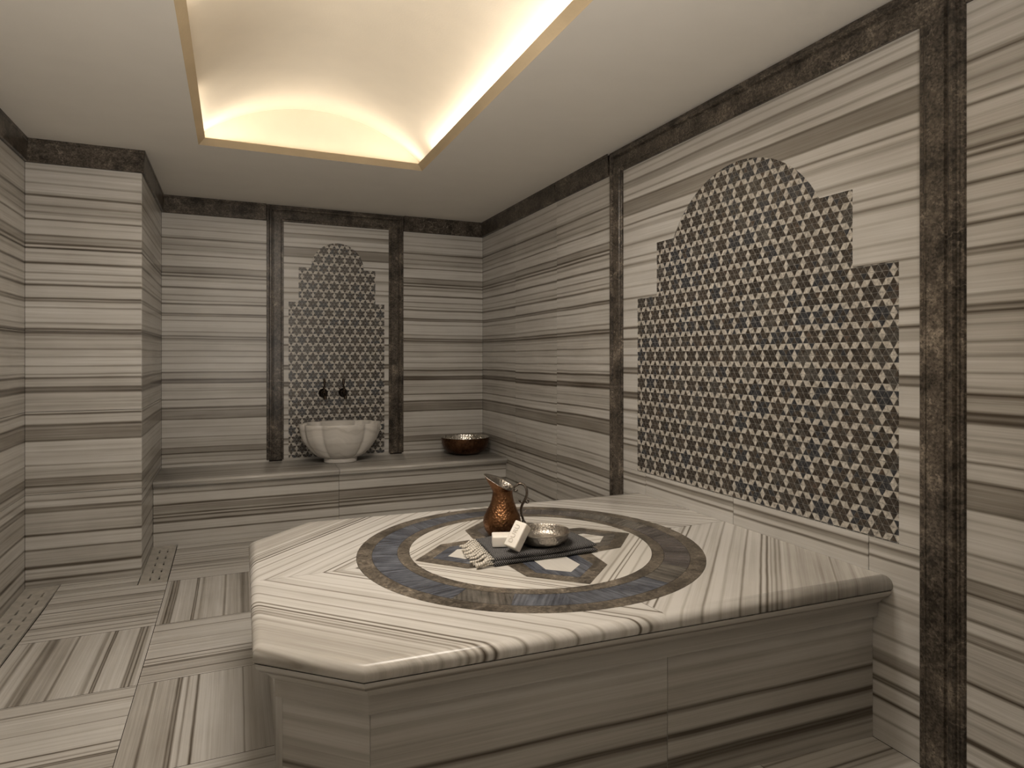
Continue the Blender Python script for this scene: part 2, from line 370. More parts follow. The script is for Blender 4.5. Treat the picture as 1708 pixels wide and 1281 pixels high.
# outline of the big mosaic (wall coordinates: s along the wall, z up), symmetric about sc
def mosaic_shape(sc, zb, z1, z2, w1, w2, wa, ztop):
    """half widths w1 (bottom), w2 (step), wa (arch); returns right-half outline from bottom centre to top centre and band polygons"""
    sag = ztop - z2; R = (wa * wa + sag * sag) / (2 * sag); cz = ztop - R
    a0 = math.asin(min(1, wa / R)); n = 20
    if sag > wa: a0 = pi - a0
    arc = [(R * sin(a0 * (1 - i / n)), cz + R * cos(a0 * (1 - i / n))) for i in range(n + 1)]
    half = [(0, zb), (w1, zb), (w1, z1), (w2, z1), (w2, z2), (arc[0][0], z2)] + arc[1:]
    bands = [[(-w1, zb), (w1, zb), (w1, z1), (-w1, z1)], [(-w2, z1), (w2, z1), (w2, z2), (-w2, z2)],
             [(-x, z) for x, z in arc[::-1]][1:][::1] and ([(x, z) for x, z in arc] + [(-x, z) for x, z in arc[::-1][1:]])]
    return half, bands, arc
def clip(poly, conv):
    out = poly
    n = len(conv)
    ar = sum(conv[i][0] * conv[(i + 1) % n][1] - conv[(i + 1) % n][0] * conv[i][1] for i in range(n))
    if ar < 0: conv = conv[::-1]
    for i in range(n):
        a, b = conv[i], conv[(i + 1) % n]; new = []
        if not out: return []
        def sd(p): return (b[0] - a[0]) * (p[1] - a[1]) - (b[1] - a[1]) * (p[0] - a[0])
        for j in range(len(out)):
            p, q = out[j], out[(j + 1) % len(out)]; sp, sq = sd(p), sd(q)
            if sp >= 0: new.append(p)
            if (sp >= 0) != (sq >= 0):
                t = sp / (sp - sq); new.append((p[0] + t * (q[0] - p[0]), p[1] + t * (q[1] - p[1])))
        out = new
    return out
def is_star(i, j, up):
    """triangular grid cell: True when it belongs to a six-pointed star (centres every three cells on a 3x3 lattice)"""
    # centroid in lattice coordinates (times 3)
    a, b = (3 * i + 1, 3 * j + 1) if up else (3 * i + 2, 3 * j + 2)
    a %= 9; b %= 9
    best = None
    for ca in (0, 9):
        for cb in (0, 9):
            da, db = a - ca, b - cb
            x = (da + .5 * db) / 3; y = db * sqrt(3) / 2 / 3
            r2 = x * x + y * y
            if best is None or r2 < best[0]: best = (r2, x, y)
    r2, x, y = best
    # hexagram of core side 1 with tips at distance sqrt(3): centroids at r^2 = 1/3 (core) and 4/3 (points)
    return r2 < 1.34
def mosaic(name, axis, at, sc, shape, t, parent_label, face_sign, phase=(0, 0), seed=1):
    half, bands, arc = shape
    rnd = random.Random(seed)
    def P(s, z, d):
        s = s + sc; return (at + face_sign * d, s, z) if axis == 'x' else (s, at + face_sign * d, z)
    zc = half[0][1]
    root = empty(name, P(0, zc, 0), parent_label, 'mosaic', 'star mosaic panels in the walls')
    g = MB(); tl = MB()
    for bd in bands:
        g.face([P(s, z, .0) for s, z in bd])
    g.build('grout_bed', M_GROUT, root, origin=P(0, zc, 0), weld=False)
    zmin, zmax = bands[0][0][1], max(p[1] for p in arc); w = max(p[0] for p in half)
    hh = t * sqrt(3) / 2; gr = t * .036
    starcol = {}
    for j in range(-2, int((zmax - zmin) / hh) + 3):
        for i in range(int(-w / t) - j // 2 - 3, int(w / t) - j // 2 + 4):
            for up in (True, False):
                def V(a, b): return ((a + .5 * b) * t + phase[0], b * hh + zmin + phase[1])
                tri = [V(i, j), V(i + 1, j), V(i, j + 1)] if up else [V(i + 1, j), V(i + 1, j + 1), V(i, j + 1)]
                cx = sum(p[0] for p in tri) / 3; cz = sum(p[1] for p in tri) / 3
                star = is_star(i, j, up)
                k = 1 - (gr / (t * .2887)) * (1.0 if star else .55)
                tri = [(cx + (p[0] - cx) * k, cz + (p[1] - cz) * k) for p in tri]
                if star:
                    key = (round((3 * i + (1 if up else 2)) / 9), round((3 * j + (1 if up else 2)) / 9))
                    c0 = starcol.setdefault(key, rnd.choices([0, 1, 2, 3], [5, 3, 2, 3])[0])
                    mi = 2 + (c0 if rnd.random() < .62 else rnd.choices([0, 1, 2, 3, 4], [5, 4, 3, 2.5, .5])[0])
                else: mi = 0 if rnd.random() < .7 else 1
                for bd in bands:
                    q = clip(tri, bd)
                    if len(q) >= 3: tl.face([P(s, z, .0015) for s, z in q], None, mi)
    o = tl.build('tiles', M_TLIGHT + M_TDARK, root, origin=P(0, zc, 0), weld=False)
    return root
def framed_panel(mb, axis, at, s0, s1, z0, z1, sc, half, depth, sgn, uoff=0):
    """marble slab around the mosaic cut-out, face at `at`, cut-out walls going `depth` behind"""
    def P(s, z, d=0): return (at + sgn * d, s, z) if axis == 'x' else (s, at + sgn * d, z)
    for side in (1, -1):
        e = s1 if side == 1 else s0
        hp = [(sc + side * x, z) for x, z in half]
        loop = [(sc, z0), (e, z0), (e, z1), (sc, z1)] + hp[::-1]
        if abs(half[0][1] - z0) < 1e-6: loop = [(e, z0), (e, z1), (sc, z1)] + hp[::-1][:-1]
        if side == -1: loop = loop[::-1]
        mb.face([P(s, z) for s, z in loop], [(s + uoff, z) for s, z in loop])
        for i in range(len(hp) - 1):
            a, b = hp[i], hp[i + 1]
            q = [P(*a), P(*b), P(*b, -depth), P(*a, -depth)]
            mb.face(q, [(a[0], a[1]), (b[0], b[1]), (b[0] + .004, b[1]), (a[0] + .004, a[1])])

# mosaics
SR = .5 * (2.821 + 1.380); W1 = .5 * (2.821 - 1.380)
SHR = mosaic_shape(SR, .6586, 1.558, 1.824, W1, .5 * (2.654 - 1.546), .418, 2.073)
SHB = mosaic_shape(.7325, .492, 1.672, 1.937, .362, .290, .199, 2.136)
DEP = .004
# right wall -------------------------------------------------------------
mb = MB()
wall_slab(mb, 'x', XR, 4.4107, YB, 0, ZW, .02); wall_slab(mb, 'x', XR, 3.7353, 4.4107, 0, ZW, .02, uoff=3, voff=.002)
wall_slab(mb, 'x', XR, 3.08, 3.7353, 0, ZW, .02, voff=-.003)
for a, c in ((YF, -.9), (-.9, .15), (.15, 1.19)): wall_slab(mb, 'x', XR, a, c, 0, ZW, .02, uoff=a * 2)
mb2 = MB()
framed_panel(mb2, 'x', XR, 1.295, 2.955, .6586, 2.265, SR, SHR[0], DEP, -1)
for i, (a, c) in enumerate(((2.7458, 2.955), (2.1167, 2.7458), (1.4856, 2.1167), (1.295, 1.4856))):
    wall_slab(mb2, 'x', XR, a, c, 0, .6586, .02, voff=(0, .004, .008, .0)[i], uoff=i * 3)
wr = mb.build('wall_right', M_WALL); tag(wr, kind='structure')
mb2.build('framed_slab', M_FRAME_MARBLE, wr)
b = MB(); b.box((XR + .005, YF, -.1), (XR + .12, YB + .12, ZC + .1)); b.build('backing', M_DARKGAP, wr)
mosaic('mosaic_panel', 'x', XR + DEP, SR, SHR, .02645, 'large arched star mosaic panel with stepped shoulders in the right wall above the platform', -1, (.0132, -.02), 3)
# back wall --------------------------------------------------------------
mb = MB()
wall_slab(mb, 'y', YB, PX, .235, 0, ZW, .02); wall_slab(mb, 'y', YB, 1.235, XR, 0, ZW, .02, uoff=2)
mb2 = MB(); framed_panel(mb2, 'y', YB, .325, 1.14, .47, 2.275, .7325, SHB[0], DEP, -1)
wb = mb.build('wall_back', M_WALL); tag(wb, kind='structure')
mb2.build('framed_slab', M_FRAME_MARBLE, wb)
b = MB(); b.box((PX - .1, YB + .005, -.1), (XR + .12, YB + .12, ZC + .1)); b.build('backing', M_DARKGAP, wb)
mosaic('mosaic_panel', 'y', YB + DEP, .7325, SHB, .02645, 'narrow arched star mosaic panel in the back wall behind the basin', -1, (.0132, 0), 5)
# pier and left wall ------------------------------------------------------
mb = MB()
zj = [0, .53, .965, 1.39, 1.826, ZW]
for i in range(5):
    wall_slab(mb, 'y', PY, XL, PX - .001, zj[i], zj[i + 1], .02, uoff=7)
    wall_slab(mb, 'x', PX, PY + .0005, YB, zj[i], zj[i + 1], -.02, uoff=4)
pier = mb.build('wall_pier', M_WALL); tag(pier, kind='structure')
b = MB(); b.box((XL, PY + .005, -.1), (PX - .005, YB + .12, ZC + .1)); b.build('backing', M_DARKGAP, pier)
mb = MB()
for (a, c) in ((2.9, PY), (1.8, 2.9), (.7, 1.8), (-.4, .7), (YF, -.4)):
    for i in range(5): wall_slab(mb, 'x', XL, a, c, zj[i], zj[i + 1], -.02, uoff=c * 1.7)
wl = mb.build('wall_left', M_WALL); tag(wl, kind='structure')
b = MB(); b.box((XL - .12, YF, -.1), (XL - .005, PY + .02, ZC + .1)); b.build('backing', M_DARKGAP, wl)
mb = MB()
for a, c in ((XL, 0), (0, 1), (1, XR)): wall_slab(mb, 'y', YF, a, c, 0, ZW, -.02, uoff=a * 3)
wf = mb.build('wall_front', M_BROWN); tag(wf, kind='structure')
b = MB(); b.box((XL - .1, YF - .12, -.1), (XR + .1, YF - .005, ZC + .1)); b.build('backing', M_DARKGAP, wf)

# ------------------------------------------------------------------ brown trim
def sweep_wall(mb, axis, at, sgn, path, prof, closed=False):
    """path: (s,z) inner edge points; prof: (offset outward(left of travel), protrusion)"""
    def P(s, z, d): return (at + sgn * d, s, z) if axis == 'x' else (s, at + sgn * d, z)
    n = len(path); nor = []
    for i in range(n):
        d0 = Vector(path[i]) - Vector(path[i - 1]) if i else None
        d1 = Vector(path[i + 1]) - Vector(path[i]) if i < n - 1 else None
        def nn(d): d = d.normalized(); return Vector((-d[1], d[0]))
        if d0 is None: nor.append(nn(d1))
        elif d1 is None: nor.append(nn(d0))
        else:
            a, c = nn(d0), nn(d1); m = (a + c).normalized(); nor.append(m / max(.2, m.dot(a)))
    rows = [[P(p[0] + q[0] * o, p[1] + q[1] * o, h) for o, h in prof] for p, q in zip(path, nor)]
    for i in range(n - 1):
        for j in range(len(prof) - 1):
            mb.face([rows[i][j], rows[i][j + 1], rows[i + 1][j + 1], rows[i + 1][j]])
    for r in (rows[0], rows[-1]): mb.face(r)
PROF = [(0, 0), (0, .012), (.002, .014), (.014, .014), (.018, .019), (.021, .019), (.023, .016), (.072, .016), (.076, .009), (.082, .009), (.086, .02),
        (.090, .023), (.100, .023), (.104, .018), (.106, .012), (.112, .012), (.114, .008), (.122, .008), (.125, 0)]
mb = MB()   # frame of the right wall: up the far side, across, down the near side
sweep_wall(mb, 'x', XR, -1, [(1.305, 0), (1.305, 2.2625), (2.951, 2.2625), (2.951, 0)], [(o * 1.04, h) for o, h in PROF])
t1 = mb.build('trim_1', M_BROWN, weld=True); tag(t1, kind='structure')
mb = MB()
sweep_wall(mb, 'y', YB, -1, [(.335, .488), (.335, 2.271), (1.129, 2.271), (1.129, .488)], [(o * .965, h * .9) for o, h in PROF])
t2 = mb.build('trim_2', M_BROWN); tag(t2, kind='structure')
def crown(name, axis, at, sgn, s0, s1, ext0=0, ext1=0):
    mb = MB(); pr = [(ZW, 0), (ZW, .011), (ZW + .004, .014), (ZC - .018, .014), (ZC - .014, .018), (ZC, .018)]
    def P(s, z, d): return (at + sgn * d, s, z) if axis == 'x' else (s, at + sgn * d, z)
    r0 = [P(s0 + ext0 * d, z, d) for z, d in pr]; r1 = [P(s1 + ext1 * d, z, d) for z, d in pr]
    for j in range(len(pr) - 1): mb.face([r0[j], r0[j + 1], r1[j + 1], r1[j]])
    mb.face(r0); mb.face(r1)
    o = mb.build(name, M_BROWN); tag(o, kind='structure'); return o
crown('trim_3', 'x', XR, -1, 3.084, 3.735, 0, 0); crown('trim_4', 'x', XR, -1, 3.737, YB, 0, -1)
crown('trim_5', 'x', XR, -1, YF, 1.172, 1, 0)
crown('trim_6', 'y', YB, -1, PX, .212, 1, 0); crown('trim_7', 'y', YB, -1, 1.252, XR, 0, -1)
crown('trim_8', 'x', PX, 1, PY, YB, -1, -1); crown('trim_9', 'y', PY, -1, XL, PX, 1, 1)
crown('trim_10', 'x', XL, 1, YF, PY, 1, -1); crown('trim_11', 'y', YF, 1, XL, XR, 1, -1)

# ------------------------------------------------------------------ ceiling with lit vault
OX0, OX1, OY0, OY1 = -.18, 1.05, .45, 3.82
mb = MB()
for a, c in (((XL - .1, YF - .1), (OX0, YB + .1)), ((OX1, YF - .1), (XR + .1, YB + .1)), ((OX0, YF - .1), (OX1, OY0)), ((OX0, OY1), (OX1, YB + .1))):
    mb.face([(a[0], a[1], ZC), (c[0], a[1], ZC), (c[0], c[1], ZC), (a[0], c[1], ZC)])
    mb.face([(a[0], a[1], ZC + .012), (c[0], a[1], ZC + .012), (c[0], c[1], ZC + .012), (a[0], c[1], ZC + .012)])
ceil = mb.build('ceiling', M_CEIL, weld=False); tag(ceil, kind='structure')
mb = MB()
def ring(x, z): return [(OX0 + x, OY0 + x, z), (OX1 - x, OY0 + x, z), (OX1 - x, OY1 - x, z), (OX0 + x, OY1 - x, z)]
rr = [ring(0, ZC - .001), ring(.033, ZC + .03), ring(.028, ZC + .034), ring(-.004, ZC + .013)]
mb.grid([r + [r[0]] for r in rr], smooth=False)
mb.build('opening_lip', M_LIP, ceil)
mb = MB(); VC = .44; VR = .955; VZ = 1.739; TX = .70; YT = 3.90; YT0 = .37
nseg = 140; a0 = math.asin(TX / VR)
arcp = [(VC + VR * sin(a0 * (2 * i / nseg - 1)), max(ZC + .0125, VZ + VR * cos(a0 * (2 * i / nseg - 1)))) for i in range(nseg + 1)]
mb.grid([[(x, YT0, z) for x, z in arcp], [(x, YT, z) for x, z in arcp]])
zl = ZC + .0125
for y in (YT0, YT): mb.face([(x, y, z) for x, z in arcp] )
mb.build('vault', M_VAULT, ceil, weld=False)
# ------------------------------------------------------------------ floor
def zf(x, y): return (.035 + .03 * max(0, min(1, (y - 3.7) / .9))) * max(0, min(1, (1.93 - x) / 1.5))
XT = [-.845, -.333, .267, .867, 1.467, XR]
YT_ = [YF, -.85, -.25, .35, .93, 1.53, 2.14, 2.735, 3.315, 3.912, 4.6]
mb = MB()
for j in range(len(YT_) - 1):
    for i in range(len(XT) - 1):
        x0, x1, y0, y1 = XT[i] + GAP, XT[i + 1] - GAP, YT_[j] + GAP, YT_[j + 1] - GAP
        if (i, j) == (0, 9): continue
        xdir = (i + j) % 2 == 0          # tile (i=0,j=8) runs along X
        var = (0, 1, 2)[(i * 2 + j * 3) % 3]
        if (i, j) == (1, 7): var = 0
        if (i, j) == (0, 6): var = 0
        if (i, j) == (0, 7): var = 1
        if (i, j) == (1, 6): var = 0
        if (i, j) == (0, 8): var = 2
        if (i, j) == (1, 9): var = 2
        if (i, j) == (1, 8): var = 1
        uo = i * 5 + j * 3
        ny = 3; nx = 3
        for a in range(nx):
            for c in range(ny):
                xa, xb = x0 + (x1 - x0) * a / nx, x0 + (x1 - x0) * (a + 1) / nx
                ya, yb = y0 + (y1 - y0) * c / ny, y0 + (y1 - y0) * (c + 1) / ny
                q = [(xa, ya), (xb, ya), (xb, yb), (xa, yb)]
                def uvq(x, y):
                    if xdir: return (x + uo, max(.002, YT_[j + 1] - y) + var)
                    if (i, j) == (1, 6): return (y + uo, .57 - (x - XT[i]) * .98 + var) if x < XT[i] + .58 else (y + uo, .01)
                    if i == 0: return (y + uo, XT[i + 1] - x + var)
                    return (y + uo, x - XT[i] + var)
                mb.face([(x, y, zf(x, y)) for x, y in q], [uvq(x, y) for x, y in q])
fl = mb.build('floor', M_FLOOR, weld=False); tag(fl, kind='structure')
b = MB()
XS = [XL - .02, XL + .001, -.845, -.333, .267, .867, 1.467, XR]
YS = [YF, 0, 1.5, 3, 3.7, 4.15, 4.6, YB]
for i in range(len(XS) - 1):
    for j in range(len(YS) - 1):
        q = [(XS[i], YS[j]), (XS[i + 1], YS[j]), (XS[i + 1], YS[j + 1]), (XS[i], YS[j + 1])]
        b.face([(x, y, zf(x, y) - (.004 if XS[i] > -.9 and not (YS[j] >= 3.7 and XS[i + 1] < -.3) else .02)) for x, y in q])
        b.face([(x, y, -.1) for x, y in q])
b.build('screed', M_DARKGAP, fl, weld=False)

def grate(name, mat, along, a0, a1, c0, c1, slots, label, zoff=.001, uvm=None, corner=0.0):
    """plate with real slots; along='y' runs in Y from a0..a1, across c0..c1"""
    th_ = .012; mb = MB(); L_ = a1 - a0; W = c1 - c0
    pit, sl, wid, rows, first = slots
    cuts = [a0]; k = a0 + first
    while k + sl < a1 - .01: cuts += [k, k + sl]; k += pit
    cuts.append(a1)
    cc = [c0]; cen = [c0 + W * r for r in rows]
    for r in cen: cc += [r - wid / 2, r + wid / 2]
    cc.append(c1)
    def P(a, c, dz=0):
        x, y = (c, a) if along == 'y' else (a, c)
        return (x, y, zf(x, y) + zoff + dz)
    def U(p): return (p[0], p[1] * 1.0 + .3) if uvm else (p[0], p[1])
    for i in range(len(cuts) - 1):
        for j in range(len(cc) - 1):
            hole = (i % 2 == 1) and (j % 2 == 1)
            A, B, C, D = cuts[i], cuts[i + 1], cc[j], cc[j + 1]
            if not hole:
                q = [P(A, C), P(B, C), P(B, D), P(A, D)]; mb.face(q, [uvm(p) if uvm else (p[0], p[1]) for p in q])
            else:
                for (s, t) in (((A, C), (B, C)), ((B, C), (B, D)), ((B, D), (A, D)), ((A, D), (A, C))):
                    mb.face([P(*s), P(*t), P(*t, -th_), P(*s, -th_)])
    for (s, t) in (((a0, c0), (a1, c0)), ((a1, c0), (a1, c1)), ((a1, c1), (a0, c1)), ((a0, c1), (a0, c0))):
        mb.face([P(*s), P(*t), P(*t, -th_), P(*s, -th_)])
    root = empty(name, P((a0 + a1) / 2, (c0 + c1) / 2), label, 'drain cover', 'slotted drain covers around the floor edge')
    mb.build('cover_plate', mat, root, origin=root.location)
    v = MB()
    for i in range(12):
        A, B = a0 + (a1 - a0) * i / 12, a0 + (a1 - a0) * (i + 1) / 12
        v.face([P(A, c0, -th_), P(B, c0, -th_), P(B, c1, -th_), P(A, c1, -th_)])
    v.build('channel', M_DARKVOID, root, origin=root.location)
    return root
SL = (.088, .05, .007, (.33, .66), .02)
grate('drain_grate', M_GRATE, 'y', 1.2, 4.058, XL + .004, -.849, (.103, .06, .009, (.32, .68), .03), 'long grey slotted drain cover set in the floor along the left wall')
grate('drain_grate', M_GRATE, 'y', 3.908, 4.568, PX + .002, -.337, (.118, .062, .008, (.36, .68), .05), 'short grey slotted drain cover beside the pier, in front of the bench end')
grate('drain_grate', M_FLOOR, 'x', -.845, PX - .004, 3.916, PY - .003, (.11, .06, .004, (.3, .6), .03), 'striped marble drain cover with faint slots running along the foot of the pier', uvm=lambda p: (p[0], 4.07 - p[1] + 2.02))

# ------------------------------------------------------------------ bench along the back wall
ZB0, ZB1 = .476, .476; YBE = 4.556
bench = empty('bench', (.72, 4.85, .05), 'low striped marble bench with rounded front edge running along the back wall', 'bench')
def zb(y): return ZB0 + (ZB1 - ZB0) * (y - YBE) / (YB - YBE)
XJ = .665
for a, c, nm in ((PX + .003, XJ, 'seat_slab'), (XJ + .002, XR - .002, 'seat_slab')):
    mb = MB(); r = .022
    pr = [(YB - .001, zb(YB)), (YBE + .03, zb(YBE + .03))] + [(YBE + r - r * sin(t * pi / 10) , ZB0 - r + r * cos(t * pi / 10)) for t in range(0, 11)] + [(YBE + .03, ZB0 - 2 * r), (YBE + .038, ZB0 - 2 * r - .004)]
    def uu(x, y, z): return (x + a * 3, z if y < YBE + .06 else ZB0 + (y - YBE) * .55)
    mb.grid([[(a, y, z) for y, z in pr], [(c, y, z) for y, z in pr]], [[uu(a, y, z) for y, z in pr], [uu(c, y, z) for y, z in pr]])
    for x in (a, c): mb.face([(x, y, z) for y, z in pr] + [(x, YB - .001, ZB0 - .05)], [uu(x, y, z) for y, z in pr] + [(x, .4)])
    mb.build(nm, M_BENCH, bench, origin=bench.location)
for a, c in ((PX + .002, XJ), (XJ + .002, XR - .002)):
    mb = MB(); mb.box((a, YBE + .034, .02), (c, YB - .02, ZB0 - .04), lambda p: (p[0] + a * 3, p[2]))
    mb.build('front_panel', M_BENCH, bench, origin=bench.location)

# ------------------------------------------------------------------ platform
ZP = .545
plat = empty('heated_platform', (1.0, 2.17, .02), 'large half octagonal striped marble platform with round inlay, built against the right wall', 'platform')
PL = [Vector(p) for p in ((XR - .001, 1.400), (.269, 1.477), (.039, 1.682), (.048, 2.658), (.285, 2.891), (XR - .001, 2.832))]
CC = Vector((1.013, 2.176)); RO, RM1, RM2, RI = .632, .578, .489, .446
def offs(path, d):
    out = []
    for i, p in enumerate(path):
        def nn(a, b): e = (b - a).normalized(); return Vector((e.y, -e.x))   # inward = right of travel (clockwise path)
        ns = []
        if i > 0: ns.append(nn(path[i - 1], p))
        if i < len(path) - 1: ns.append(nn(p, path[i + 1]))
        if len(ns) == 1:
            out.append(Vector((p.x, p.y + ns[0].y * d / 1.0)))
        else:
            m = (ns[0] + ns[1]).normalized(); out.append(p + m * d / m.dot(ns[0]))
    return out
def uv45(x, y, q):
    dx, dy = x - CC.x, y - CC.y
    sx, sy = (1 if q in ('NR', 'FR') else -1), (1 if q in ('FR', 'FL') else -1)
    v = (sx * dx + sy * dy) / sqrt(2); u = (sx * dx - sy * dy) / sqrt(2)
    return (u + {'NR': 5, 'FR': 9, 'NL': 13, 'FL': 21}[q], v)
rB = .021
bull = [(.04, ZP)] + [(.028 - .028 * sin(t * pi / 18), ZP - .024 + .024 * cos(t * pi / 18)) for t in range(0, 10)] + [(.0003, ZP - .030), (.0015, ZP - .036), (.004, ZP - .040), (.009, ZP - 2 * rB)]   # (inset, z)
# path with seam points inserted
def on_seg(a, b, X=None, Y=None):
    t = (X - a.x) / (b.x - a.x) if X is not None else (Y - a.y) / (b.y - a.y)
    return a + (b - a) * t
S_near = on_seg(PL[0], PL[1], X=1.085); S_left = on_seg(PL[2], PL[3], Y=2.176); S_far = on_seg(PL[4], PL[5], X=.90)
quads = {'NR': ([PL[0], S_near], -1.45, -.05), 'NL': ([S_near, PL[1], PL[2], S_left], 0, 0), 'FL': ([S_left, PL[3], PL[4], S_far], 0, 0), 'FR': ([S_far, PL[5]], 0, 0)}
full = [PL[0], S_near, PL[1], PL[2], S_left, PL[3], PL[4], S_far, PL[5]]
idx = {'NR': (0, 1), 'NL': (1, 4), 'FL': (4, 7), 'FR': (7, 8)}
offc = {d: offs(full, d) for d in {b_[0] for b_ in bull}}
angs = {'NR': (0, atan2(S_near.y - CC.y, S_near.x - CC.x)), 'NL': (atan2(S_near.y - CC.y, S_near.x - CC.x), -pi),
        'FL': (pi, atan2(S_far.y - CC.y, S_far.x - CC.x)), 'FR': (atan2(S_far.y - CC.y, S_far.x - CC.x), 0)}
for q in ('NR', 'NL', 'FL', 'FR'):
    mb = MB(); i0, i1 = idx[q]
    rows = [[(offc[d][i].x, offc[d][i].y, z) for d, z in bull] for i in range(i0, i1 + 1)]
    uvr = [[uv45(p[0], p[1], q) for p in r] for r in rows]
    mb.grid(rows, uvr)
    inner = [Vector(rows[k][0][:2]) for k in range(len(rows))]
    a0_, a1_ = angs[q]; n = 28
    arc = [CC + Vector((cos(a0_ + (a1_ - a0_) * k / n), sin(a0_ + (a1_ - a0_) * k / n))) * RO for k in range(n + 1)]
    loop = list(arc[::-1]) if True else arc
    # outer chain goes clockwise from seam to seam; arc returns
    chain = inner[:]
    if q == 'NR': chain = [Vector((XR - .001, CC.y))] + [Vector((XR - .001, inner[0].y))] + inner[1:]
    if q == 'FR': chain = inner[:-1] + [Vector((XR - .001, inner[-1].y)), Vector((XR - .001, CC.y))]
    lp = chain + arc[::-1]
    mb.face([(p.x, p.y, ZP) for p in lp], [uv45(p.x, p.y, q) for p in lp])
    bot = offc[bull[-1][0]]
    if q in ('NR', 'FR'):
        e = rows[0] if q == 'NR' else rows[-1]
        mb.face(list(e) + [(e[0][0], e[0][1], ZP - 2 * rB)], [uv45(p[0], p[1], q) for p in e] + [uv45(e[0][0], e[0][1], q)])
    mb.build('top_slab', M_SLAB, plat, origin=plat.location)
# seam lines: dark filler just under the surface
mb = MB()
base = offs(PL, .02)
mb.face([(p.x, p.y, ZP - 2 * rB) for p in base]); mb.build('underlay', M_DARKGAP, plat, origin=plat.location)
def seam(p, q, w=.0011, z=ZP + .0002, mat=None):
    d = (Vector(q) - Vector(p)).normalized(); n = Vector((-d.y, d.x)) * w
    P_ = [Vector(p) + n, Vector(q) + n, Vector(q) - n, Vector(p) - n]
    m_ = MB(); m_.face([(v.x, v.y, z) for v in P_]); m_.build('joint', M_DARKGAP, plat, origin=plat.location, weld=False)
seam(CC + Vector((RO, 0)), (XR - .002, CC.y)); seam(CC - Vector((RO, 0)), S_left + Vector((.03, 0)), w=.0006)
d_ = (S_near - CC).normalized(); seam(CC + d_ * RO, S_near - d_ * .03, w=.0008)
d_ = (S_far - CC).normalized(); seam(CC + d_ * RO, S_far - d_ * .03, w=.0006)
def ringmesh(r0, r1, z, n=96, a0=0, a1=2 * pi, uvrot=0):
    mb = MB(); 
    P_ = lambda r, a: (CC.x + r * cos(a), CC.y + r * sin(a), z)
    for k in range(n):
        a, c = a0 + (a1 - a0) * k / n, a0 + (a1 - a0) * (k + 1) / n
        q = [P_(r0, a), P_(r1, a), P_(r1, c), P_(r0, c)]
        def u(p):
            x, y = p[0] - CC.x, p[1] - CC.y
            return (x * cos(uvrot) + y * sin(uvrot), -x * sin(uvrot) + y * cos(uvrot) + uvrot)
        mb.face(q, [u(p) for p in q])
    return mb
ZI = ZP + .0
jr = ringmesh(RI - .001, RO + .0012, ZP - .0008); jr.build('joint', M_DARKGAP, plat, origin=plat.location)
ringmesh(RM1 + .0008, RO - .0008, ZI).build('outer_ring', M_BROWN_INLAY, plat, origin=plat.location)
ringmesh(RI + .0008, RM2 - .0008, ZI).build('inner_ring', M_BROWN_INLAY, plat, origin=plat.location)
NS = 20; rr_ = random.Random(5); mbs = MB()
for k in range(NS):
    a = 2 * pi * k / NS + .1; c = a + 2 * pi / NS - .0022
    am = (a + c) / 2
    left = cos(am - radians(195)) > -.1
    mi = rr_.choice([0, 0, 1, 0]) if left else rr_.choice([2, 3, 2, 1])
    if k == 12: mi = 2
    sub = ringmesh(RM2 + .0006, RM1 - .0006, ZI, 6, a, c, am + rr_.uniform(-.4, .4))
    for f_, u_ in zip(range(len(sub.f)), sub.uv):
        mbs.face([sub.v[i] for i in sub.f[f_]], u_, mi)
mbs.build('segmented_ring', M_BLUE, plat, origin=plat.location)
# inner disc and star
disc = MB(); n = 96
for k in range(8):
    a, c = k * pi / 4, (k + 1) * pi / 4
    pts = [CC] + [CC + Vector((cos(a + (c - a) * t / 12), sin(a + (c - a) * t / 12))) * (RI - .0005) for t in range(13)]
    sx, sy = (1 if cos((a + c) / 2) > 0 else -1), (1 if sin((a + c) / 2) > 0 else -1)
    def u(p, sx=sx, sy=sy, k=k):
        dx, dy = (p.x - CC.x), (p.y - CC.y)
        # veins run out towards the diagonal of each quarter
        if k % 2 == 0: return ((sx * dx - sy * dy) / 1.414 + k, abs(sx * dx + sy * dy) / 1.414)
        return ((sx * dx - sy * dy) / 1.414 + k, abs(sx * dx + sy * dy) / 1.414 + .0)
    disc.face([(p.x, p.y, ZI) for p in pts], [u(p) for p in pts])
disc.build('inner_disc', M_DISC, plat, origin=plat.location)
for k in range(4):
    rt = Matrix.Rotation(k * pi / 2, 2)
    def poly(pts, z, uvr=0):
        P_ = [CC + rt @ Vector(p) for p in pts]
        return [(p.x, p.y, z) for p in P_], [((p[0]) + uvr, p[1] + uvr) for p in pts]
    pm = MB(); f, u = poly([(0, 0), (.165, -.165), (.30, -.152), (.441, 0), (.30, .152), (.165, .165)], ZI + .0004); pm.face(f, u)
    petal = pm.build('star_petal', M_BROWN_INLAY, plat, origin=plat.location)
    pm = MB(); f, u = poly([(.06, -.045), (.12, -.108), (.279, -.108), (.376, 0), (.279, .108), (.12, .108), (.06, .045)], ZI + .0008, k * 3); pm.face(f, u)
    o = pm.build('petal_border', M_BLUE[0 if k in (2, 3) else (2 if k == 0 else 3)], plat, origin=plat.location)
    o.parent = petal; o.location = (0, 0, 0)
    pm = MB(); f, u = poly([(.13, -.06), (.264, -.065), (.32, 0), (.264, .065), (.13, .06)], ZI + .0012, k * 2)
    pm.face(f, [(a, b + .2) for a, b in u])
    o = pm.build('petal_core', M_DISC, plat, origin=plat.location); o.parent = petal; o.location = (0, 0, 0)
